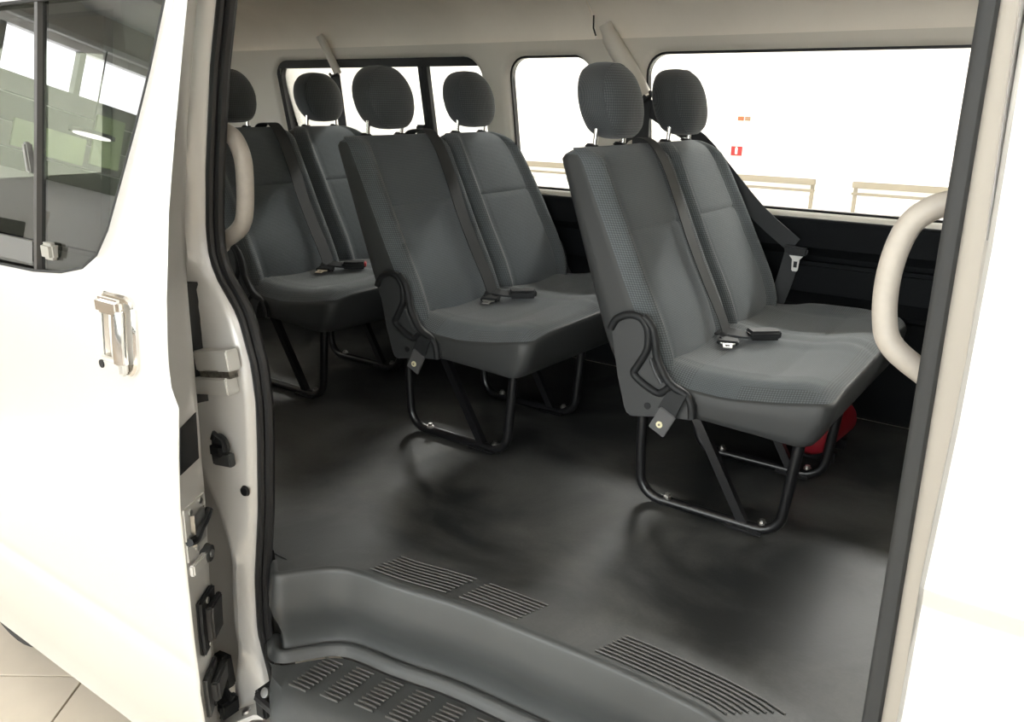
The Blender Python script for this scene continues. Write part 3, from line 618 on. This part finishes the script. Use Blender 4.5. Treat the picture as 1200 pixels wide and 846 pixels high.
bo = MB().disc(edge(.78, .757, .0), enorm(.757), .022, .016, 18, r1=.017).build('bump_stop', GREYRUB, door)
MB().disc(edge(.78, .757, .016), enorm(.757), .008, .003, 12).build('stop_screw', STEEL, bo)
MB().grid([[edge(.05, z, .001), edge(.05, z, .012), edge(.7, z, .014), edge(.8, z, .001)] for z in np.linspace(.742, .768, 3)], True, 0, True, True).build('stop_bracket', SHADE_PAINT, bo, bevel=.003)
gb = eplate('door_guide', .15, 1.0, .53, .672, .012, BLACKP, bev=.006)
MB().grid([[edge(.35, z, .012), edge(.4, z, .026), edge(1.0, z, .026), edge(1.1, z, .012)] for z in np.linspace(.555, .645, 4)], True, 0, True, True).build('guide_block', RUBBER, gb, bevel=.004)
for z in (.545, .658): MB().disc(edge(.5, z, .012), enorm(z), .007, .003, 10).build('screw', STEEL, gb)
lb = eplate('door_buffer', .1, .95, .345, .475, .010, SHIELD, bev=.006)
MB().grid([[edge(.3, z, .01), edge(.3, z, .028), edge(1.1, z, .028), edge(1.1, z, .01)] for z in np.linspace(.38, .445, 3)], True, 0, True, True).build('buffer_block', GREYRUB, lb, bevel=.005)
for z in (.358, .462): MB().disc(edge(.5, z, .010), enorm(z), .008, .003, 10).build('screw', GREYRUB, lb)

# ================================================================== GRAB HANDLES
def grab(name, label, pts, rad, ax):
    t = thing(name, label, 'handle', pts[0], 'grab handles beside the door opening')
    pp = smooth_path(pts, 6); MB().tube(pp, rad, 14).build('grip', CREAM, t)
    for q in (pts[0], pts[-1]): MB().disc(Vector(q) - Vector(ax) * .012, ax, rad * 1.25, .02, 14).build('end_mount', CREAM, t)
    return t
grab('grab_handle', 'cream curved grab handle on the front door pillar, beside the front seat', [(-.105, 1.045, 1.535), (-.14, 1.04, 1.522), (-.162, 1.035, 1.497), (-.173, 1.035, 1.445), (-.170, 1.035, 1.388), (-.155, 1.035, 1.354), (-.105, 1.045, 1.318)], .0145, (1, 0, 0))
grab('grab_handle', 'cream curved grab handle on the rear door pillar, before the dark rear seat', [(-1.47, 1.055, 1.572), (-1.415, 1.045, 1.562), (-1.385, 1.04, 1.545), (-1.370, 1.04, 1.502), (-1.378, 1.04, 1.418), (-1.408, 1.045, 1.374), (-1.49, 1.055, 1.335)], .0172, (1, 0, 0))

# ================================================================== TWIN SEATS (built at the front row, copied back)
XFR = [(.20, -.74), (.30, -.765), (.36, -.772), (.397, -.778), (.437, -.795), (.49, -.818), (.547, -.848), (.62, -.882), (.697, -.918), (.76, -.948), (.835, -.983), (.87, -1.0), (.895, -1.02)]
XBK = [(.20, -.855), (.242, -.868), (.329, -.895), (.434, -.943), (.645, -1.016), (.866, -1.093), (.9, -1.10)]
seat = thing('twin_seat', 'grey cloth twin seat nearest the front of the van, a red cylinder under it', 'seat', (-.63, 2.19, FL), 'twin seats in the van')
def backrest(y0, y1, rl, rr_):
    rows = []; zlist = [.30, .335, .36, .38, .40, .43, .47, .52, .58, .63, .665, .678, .685, .692, .705, .74, .78, .82, .845, .858, .870, .879, .884, .886]
    yc, hw = (y0 + y1) / 2, (y1 - y0) / 2
    NF = 33; mats = None
    for z in zlist:
        xf, xb = ip(z, XFR), ip(z, XBK); top = max(0, z - .853) / .033
        xb += .05 * top ** 2; xf -= .012 * top ** 2
        def inset(r0):
            d = z - (.886 - r0)
            return 0 if d <= 0 else r0 - math.sqrt(max(0, r0 * r0 - d * d))
        a, c = y0 + inset(rl), y1 - inset(rr_)
        if y1 > 2.4: c -= ip(z, [(.30, .035), (.36, .015), (.44, -.012), (.54, -.014), (.66, .0), (.80, .030), (.90, .055)])
        if z < .40: a += .012 * (.40 - z) / .1; c -= .012 * (.40 - z) / .1
        row = []
        for k in range(NF):
            s = -1 + 2 * k / (NF - 1); y = (a + c) / 2 + (c - a) / 2 * s; e = abs(s)
            bol = .020 * math.exp(-((e - .87) / .11) ** 2) + .004 * max(0, 1 - (s / .6) ** 2)
            cr = -.006 * math.exp(-((e - .70) / .03) ** 2)
            seam = -.007 * math.exp(-((z - .685) / .006) ** 2) * (1 if e < .68 else max(0, 1 - (e - .68) / .06))
            edge_ = -.034 * max(0, (e - .9) / .1) ** 2
            low = .010 * math.exp(-((z - .47) / .09) ** 2) * (1 - e * e)
            k_ = 1 - top * .8
            row.append((xf + (bol + cr + low) * k_ + seam + edge_, y, z))
        xe = row[-1][0]; xs = row[0][0]
        for k in range(1, 5): row.append((xe + (xb + .02 - xe) * k / 4, c + (.0 if k < 4 else -.002), z))
        for k in range(7): row.append((xb, c - .018 - (c - a - .036) * k / 6, z))
        for k in range(4): row.append((xb + .02 + (xs - xb - .02) * k / 4, a, z))
        rows.append(row)
    def mt(i, j):
        if zlist[i] > .862 and j < NF + 20: return 1 if j < 5 or j > 26 else 0
        if j < 5 or 26 < j < NF - 1: return 1
        if j < NF - 1: return 0
        return 2
    b = MB(); b.grid(rows, True, mt, True, False, uvscale=1.0)
    tr = rows[-1]; cen = Vector((sum(p[0] for p in tr) / len(tr), yc, .8872))
    base = len(b.v); b.v.append(cen); b.uv.append((0.2, 0.7)); st0 = base - len(tr)
    for j in range(len(tr)): b.f.append((st0 + j, st0 + (j + 1) % len(tr), base)); b.m.append(1)
    return b
NEAR, SPLIT, FAR = 1.763, 2.203, 2.632
for y0, y1, rl, rr_, yc, posts in ((NEAR, SPLIT - .008, .018, .05, 1.942, (1.866, 2.018)), (SPLIT + .008, FAR, .05, .09, 2.374, (2.306, 2.458))):
    bo = backrest(y0, y1, rl, rr_).build('backrest', [F_CEN, F_BOL, VINYL], seat, ang=60)
    # headrest
    rows = []; xc, zc = -1.045, .998; NN = 36
    for dx, s in ((.068, .02), (.067, .25), (.064, .46), (.058, .66), (.050, .81), (.041, .90), (.031, .955), (.018, .985), (.0, 1.0), (-.02, .99), (-.036, .955), (-.047, .89), (-.055, .76), (-.059, .5), (-.060, .02)):
        row = []
        for k in range(NN):
            a = 2 * math.pi * k / NN; ca, sa = math.cos(a), math.sin(a); ex = 2 / (2.25 if sa > 0 else 3.3)
            py = math.copysign(abs(ca) ** ex, ca) * .100 * s; pz = math.copysign(abs(sa) ** ex, sa) * .0945 * s
            py *= (1.0 - .24 * max(0, -pz / .0945 - .15) - .06 * max(0, pz / .0945))
            row.append((xc + dx - .22 * pz, yc + py, zc + pz))
        rows.append(row)
    hm = MB().grid(rows, True, lambda i, j: 0 if i < 6 else 1, True, True); hm.uv = [(p.y + .6 * p.x, p.z) for p in hm.v]
    ho = hm.build('headrest', [F_BOL2, F_SIDE], seat, ang=50)
    sm = MB().tube([Vector(p) for p in rows[6]], .0016, 6, closed=True).build('piping', F_SIDE, ho)
    for py in posts:
        MB().tube([(-1.046, py, .878), (-1.042, py, .93)], .0065, 10).build('post', CHROME, ho)
        MB().disc((-1.053, py, .884), (.15, 0, 1), .020, .008, 14, r1=.014).build('post_socket', BLACKP, bo)
# cushion
ZE = [(-.86, .385), (-.80, .375), (-.779, .355), (-.714, .336), (-.605, .332), (-.486, .348), (-.40, .365), (-.369, .368)]
ZM = [(-.86, .40), (-.80, .388), (-.70, .376), (-.60, .376), (-.50, .386), (-.45, .398), (-.41, .397), (-.385, .388), (-.372, .378)]
xsn = [-.86, -.83, -.80, -.77, -.74, -.70, -.66, -.62, -.58, -.545, -.53, -.515, -.49, -.465, -.44, -.42, -.40, -.39, -.38, -.372, -.369]
ND = 57; rows = []
for x in xsn:
    d = max(0, x + .369 + .035); ins = .035 - math.sqrt(max(0, .035 ** 2 - d * d))
    a, c = NEAR + ins, FAR - ins; row = []
    for k in range(ND):
        y = a + (c - a) * k / (ND - 1); e = min(y - a, c - y)
        w_ = min(1, e / .10); w_ = math.sin(w_ * math.pi / 2) ** .9
        ss = ((y - NEAR) / (SPLIT - NEAR)) * 2 - 1 if y < SPLIT else ((y - SPLIT) / (FAR - SPLIT)) * 2 - 1
        depth = 1 if x < -.42 else max(0, (-.369 - x) / .051)
        dish = -.010 * max(0, 1 - (ss / .7) ** 2) * depth
        ridge = .006 * math.exp(-((abs(ss) - .84) / .14) ** 2) * depth
        cr = -.004 * math.exp(-((abs(ss) - .66) / .035) ** 2) * depth - .005 * math.exp(-((abs(ss) - 1) / .03) ** 2) * (1 if e > .1 else 0)
        tr = -.004 * math.exp(-((x + .53) / .008) ** 2) * (1 if abs(ss) < .66 else 0)
        z = ip(x, ZE) * (1 - w_) + ip(x, ZM) * w_ + (dish + ridge + cr + tr) * w_
        if y > 2.3:
            fe_ = max(0, 1 - (FAR - y) / .10); z += (max(ip(x, [(-.86, .385), (-.77, .372), (-.72, .375), (-.65, .392), (-.5, .397), (-.42, .392), (-.385, .384), (-.369, .372)]), 0) - z) * math.sin(fe_ * math.pi / 2) ** 2
        row.append((x, y, z))
    rows.append(row)
def cm(i, j):
    x = xsn[i]; y = NEAR + (FAR - NEAR) * (j + .5) / (ND - 1)
    ss = ((y - NEAR) / (SPLIT - NEAR)) * 2 - 1 if y < SPLIT else ((y - SPLIT) / (FAR - SPLIT)) * 2 - 1
    if x > -.402: return 1
    if x > -.62 and (y < NEAR + .03 or y > FAR - .06): return 1
    if x < -.70: return 1
    return 0
b = MB(); b.grid(rows, False, cm)
per = [rows[i][0] for i in range(len(rows))] + rows[-1][1:-1] + [rows[i][-1] for i in range(len(rows) - 1, -1, -1)] + rows[0][-2:0:-1]
cxy = Vector((-.62, 2.2))
def skirt(off, zf):
    out = []
    for (x, y, z) in per:
        dx = 1 if x > -.41 else 0
        nx = off if x > -.40 else 0; ny = -off if y < NEAR + .04 else (off if y > FAR - .04 else 0)
        out.append((x, y, z, nx, ny))
    return out
def ringk(off, f):
    res = []
    for x, y, z, nx, ny in skirt(off, f):
        zb = ip(x, [(-.86, .235), (-.697, .262), (-.536, .256), (-.411, .250), (-.36, .250)])
        zb -= .03 * (y - NEAR) / (FAR - NEAR)
        xx = x + nx - (.040 * max(0, (x + .56) / .19)) * f * f
        res.append((xx, y + ny, z + (zb - z) * f))
    return res
b.grid([per, ringk(.004, .03), ringk(.007, .10), ringk(.007, .4), ringk(.006, .75), ringk(.003, .93), ringk(-.004, .98), ringk(-.02, 1.0)], True, 2, False, True)
b.build('cushion', [F_CEN, F_BOL, VINYL], seat, ang=60)
# side shield, its rims, recliner pocket
fnz = lambda a, z, d: (a, d, FL * 0 + z)
shp = [(-.911, .459), (-.896, .486), (-.864, .502), (-.827, .501), (-.803, .484), (-.785, .445), (-.775, .399), (-.745, .349), (-.694, .330), (-.672, .31), (-.668, .272), (-.676, .262), (-.744, .255), (-.835, .236), (-.852, .236), (-.862, .255), (-.886, .336)]
so = MB().prism(shp, lambda a, z, d: (a, d, z), 1.767, 1.746).build('side_shield', SHIELD, seat, bevel=.006, seg=3)
r1 = smooth_path([(x, 1.743, z) for x, z in [(-.908, .456), (-.893, .483), (-.861, .499), (-.828, .496), (-.808, .473), (-.804, .442), (-.807, .415), (-.829, .372), (-.837, .354), (-.817, .336), (-.772, .316), (-.755, .322), (-.738, .338)]], 5)
MB().tube(r1, .0095, 10).build('rim', BLACKP, so)
r2p = smooth_path([(x, 1.744, z) for x, z in [(-.820, .500), (-.798, .480), (-.786, .446), (-.778, .404), (-.752, .359), (-.728, .338), (-.698, .326), (-.682, .305), (-.676, .27)]], 5)
MB().tube(r2p, .010, 10).build('rim', BLACKP, so)
MB().tube(smooth_path([(-.795, 1.744, .40), (-.783, 1.744, .372), (-.762, 1.744, .342)], 4), .005, 8).build('rim', SHIELD, so)
MB().disc((-.795, 1.747, .275), (0, -1, 0), .009, .003, 12).build('shield_hole', BLACKP, so)
# inner recliner shield on the wall side
MB().prism(shp, lambda a, z, d: (a, d, z), 2.63, 2.645).build('wall_side_shield', SHIELD, seat, bevel=.005)
# hanging belt anchor flap
ao = MB().strap(smooth_path([(-.712, 1.742, .335), (-.722, 1.732, .31), (-.732, 1.730, .287), (-.737, 1.730, .275)], 3), .024, side=(1, 0, .25)).build('anchor_strap', WEBG, seat)
pm = Matrix.Rotation(math.radians(-24), 3, 'Y')
MB().box((-.745, 1.728, .250), (.046, .008, .066), M=Matrix.Rotation(math.radians(26), 3, 'Y')).build('anchor_plate', GREYPL, ao, bevel=.002)
MB().disc((-.750, 1.7245, .243), (0, -1, 0), .0085, .003, 16).build('rivet', IVORY, ao)
MB().disc((-.750, 1.7213, .243), (0, -1, 0), .003, .001, 10).build('rivet_mark', RAILM, ao)
# leg frames
def loop(y, x0=-.822, x1=-.445):
    q = []; rd = .06
    q += [(x0, y, .27), (x0, y, .14)]
    for k in range(7):
        a = math.radians(180 + 90 * k / 6); q.append((x0 + .004 + rd + rd * math.cos(a), y, .0135 + rd + rd * math.sin(a)))
    for k in range(7):
        a = math.radians(270 + 90 * k / 6); q.append((x1 - rd + rd * math.cos(a), y, .0135 + rd + rd * math.sin(a)))
    q += [(x1 + .006, y, .14), (x1 + .018, y, .27)]
    return q
for y in (1.782, 2.165):
    lo = MB().tube(loop(y), .0135, 12).build('leg_frame', BLACKM, seat)
    MB().strap([(-.683, y, .27), (-.535, y, .016)], .011, side=(1, 0, .5), th=.010).build('brace', BLACKM, lo)
    MB().box((-.53, y, .008), (.09, .045, .008)).build('foot_plate', BLACKM, lo, bevel=.002)
    for x, yy in ((-.735, y - .006), (-.492, y + .004)):
        MB().disc((x, yy, .026), (0, 0, 1), .011, .006, 12).disc((x, yy, .032), (0, 0, 1), .007, .007, 6).build('foot_bolt', STEEL, lo)
MB().box((-.64, 2.2, .285), (.40, .80, .03)).build('base_frame', BLACKM, seat, bevel=.006)
# the seat was modelled at van-floor height zero: lift its meshes
for ch in seat.children:
    for o in [ch] + list(ch.children):
        o.data.transform(Matrix.Translation((0, 0, FL)))

# ---- seat belts lying on the middle of each twin seat
def lap_belt(tongue_mat, button, label):
    t = thing('seat_belt', label, 'seat belt', (-.72, 2.2, FL + .39), 'belts lying on the twin seats')
    pth = smooth_path([(-1.115, 2.118, .85), (-1.095, 2.118, .889), (-1.05, 2.116, .901), (-1.005, 2.113, .892), (-.958, 2.112, .835), (-.902, 2.108, .72), (-.862, 2.10, .64), (-.805, 2.098, .53), (-.763, 2.098, .455), (-.742, 2.096, .415), (-.730, 2.088, .392), (-.716, 2.066, .384)], 4)
    MB().strap([(x, y, z + FL) for x, y, z in pth], .027, side=(0, 1, 0), th=.0013).build('strap', WEBG, t)
    MB().strap([(-.726, 2.084, FL + .388), (-.711, 2.044, FL + .383)], .029, side=(.94, .35, 0), th=.006).build('tongue_grip', BLACKP, t, bevel=.003)
    tg = MB(); pl = [(-.020, 0), (.020, 0), (.020, .008), (.012, .016), (.012, .040), (-.012, .040), (-.012, .016), (-.020, .008)]
    hl = [(-.006, .018), (.006, .018), (.006, .020), (.006, .026), (.006, .032), (-.006, .032), (-.006, .026), (-.006, .020)]
    ax, ay = Vector((.35, -.94, -.06)).normalized(), Vector((.94, .35, 0)).normalized(); o0 = Vector((-.712, 2.046, FL + .382))
    f3 = lambda a, b_, d: o0 + ay * a + ax * b_ + Vector((0, 0, d))
    tg.grid([[f3(a, b_, 0) for a, b_ in pl], [f3(a, b_, .003) for a, b_ in pl], [f3(a, b_, .003) for a, b_ in hl], [f3(a, b_, 0) for a, b_ in hl], [f3(a, b_, 0) for a, b_ in pl]], True)
    tg.build('tongue', tongue_mat, t, ang=30)
    MB().strap(smooth_path([(-.765, 2.12, FL + .392), (-.72, 2.10, FL + .398), (-.695, 2.11, FL + .396), (-.675, 2.125, FL + .394)], 4), .019, side=(-.3, 1, .2), th=.003).build('stalk', WEB, t)
    bk = MB().box((-.652, 2.148, FL + .396), (.088, .052, .026), M=Matrix.Rotation(.72, 3, 'Z')).build('buckle', BLACKP, t, bevel=.007, seg=3)
    MB().box((-.621, 2.175, FL + .398), (.010, .038, .018), M=Matrix.Rotation(.72, 3, 'Z')).build('button', button, bk, bevel=.003)
    return t
belt0 = lap_belt(STEEL, BLACKP, 'dark belt with steel tongue lying down the middle of the front twin seat')
R2, R3 = Vector((-.795, -.004, 0)), Vector((-1.565, -.004, 0))
dup(seat, Vector(seat.location) + R2, 'grey cloth twin seat of the middle row, between the front and rear benches')
dup(seat, Vector(seat.location) + R3, 'dark cloth twin seat of the rearmost row, behind the cream rear handle')
dup(belt0, Vector(belt0.location) + R2, 'dark belt with steel tongue lying down the middle row twin seat')
b3 = lap_belt(mat('tongue_beige', (.55, .47, .36, 1), .45), REDB, 'belt with beige tongue and red-buttoned buckle on the rearmost twin seat')
b3.location = Vector(b3.location) + R3

# ---- shoulder belts at the windows
sb = thing('shoulder_belt', 'black shoulder belt hanging by the front window beside the front twin seat', 'seat belt', (-1.0, 2.66, 1.1))
MB().tube(smooth_path([(-1.315, 2.60, 1.648), (-1.285, 2.59, 1.632), (-1.255, 2.60, 1.652), (-1.262, 2.615, 1.672)], 4), .006, 8).build('loop_ring', BLACKP, sb)
MB().disc((-1.30, 2.61, 1.64), (-.5, -1, .1), .008, .012, 12).build('loop_bolt', CHROME, sb)
MB().strap([(-1.282, 2.60, 1.64), (-1.288, 2.615, 1.50), (-1.295, 2.63, 1.2), (-1.295, 2.64, .85)], .030, side=(1, 0, 0)).build('lower_strap', WEB, sb)
MB().strap(smooth_path([(-1.29, 2.595, 1.64), (-1.19, 2.635, 1.575), (-1.08, 2.64, 1.515), (-.985, 2.645, 1.42), (-.86, 2.65, 1.295), (-.735, 2.65, 1.205)], 3), .027, side=(.7, 0, .7)).build('strap', WEB, sb)
MB().box((-.725, 2.642, 1.192), (.075, .022, .026), M=Matrix.Rotation(.08, 3, 'Y')).build('tongue_grip', BLACKP, sb, bevel=.006)
pl = [(-.022, 0), (.022, 0), (.012, -.010), (.010, -.046), (.006, -.050), (-.006, -.050), (-.010, -.046), (-.012, -.010)]
hl = [(-.006, -.018), (.006, -.018), (.006, -.020), (.006, -.036), (.005, -.038), (-.005, -.038), (-.006, -.036), (-.006, -.020)]
f3 = lambda a, b_, d: (-.722 + a, 2.635 + d, 1.175 + b_)
MB().grid([[f3(a, b_, 0) for a, b_ in pl], [f3(a, b_, .003) for a, b_ in pl], [f3(a, b_, .003) for a, b_ in hl], [f3(a, b_, 0) for a, b_ in hl], [f3(a, b_, 0) for a, b_ in pl]], True).build('tongue', mat('tongue_bright', (.75, .73, .7, 1), .35, .2), sb, ang=30)
MB().strap(smooth_path([(-.735, 2.648, 1.195), (-.75, 2.645, 1.1), (-.775, 2.643, 1.0), (-.80, 2.642, .9)], 3), .026, side=(1, .1, .1)).build('return_strap', WEB, sb)
sb2 = thing('shoulder_belt', 'black shoulder belt falling behind the middle row by the rear window', 'seat belt', (-2.75, 2.66, 1.1))
MB().strap([(-2.76, 2.61, 1.735), (-2.75, 2.63, 1.5), (-2.72, 2.655, 1.2), (-2.70, 2.66, .9)], .024, side=(1, 0, 0)).build('strap', WEB, sb2)
MB().tube([(-2.785, 2.60, 1.735), (-2.765, 2.592, 1.722), (-2.735, 2.60, 1.735)], .006, 8).build('loop_ring', BLACKP, sb2)

# ---- fire extinguisher under the front seat
fe = thing('fire_extinguisher', 'red cylinder lying on the floor under the front twin seat', 'extinguisher', (-.50, 2.32, FL))
q = [(0.0, .012), (.004, .035), (.02, .052), (.04, .056), (.24, .056), (.265, .048), (.28, .028), (.285, .02), (.31, .02)]
rows = [[(-.52 + .03 * d / .3 + rad * math.cos(t), 2.24 + d, FL + .085 + rad * math.sin(t)) for t in np.linspace(0, 2 * math.pi, 24, endpoint=False)] for d, rad in q]
MB().grid(rows, True, 0, True, True).build('body', RED, fe, ang=50)
MB().box((-.49, 2.565, FL + .09), (.03, .05, .03)).build('valve', BLACKP, fe, bevel=.005)
for by in (2.33, 2.45): MB().box((-.505, by, FL + .016), (.10, .03, .03)).build('bracket', BLACKM, fe)
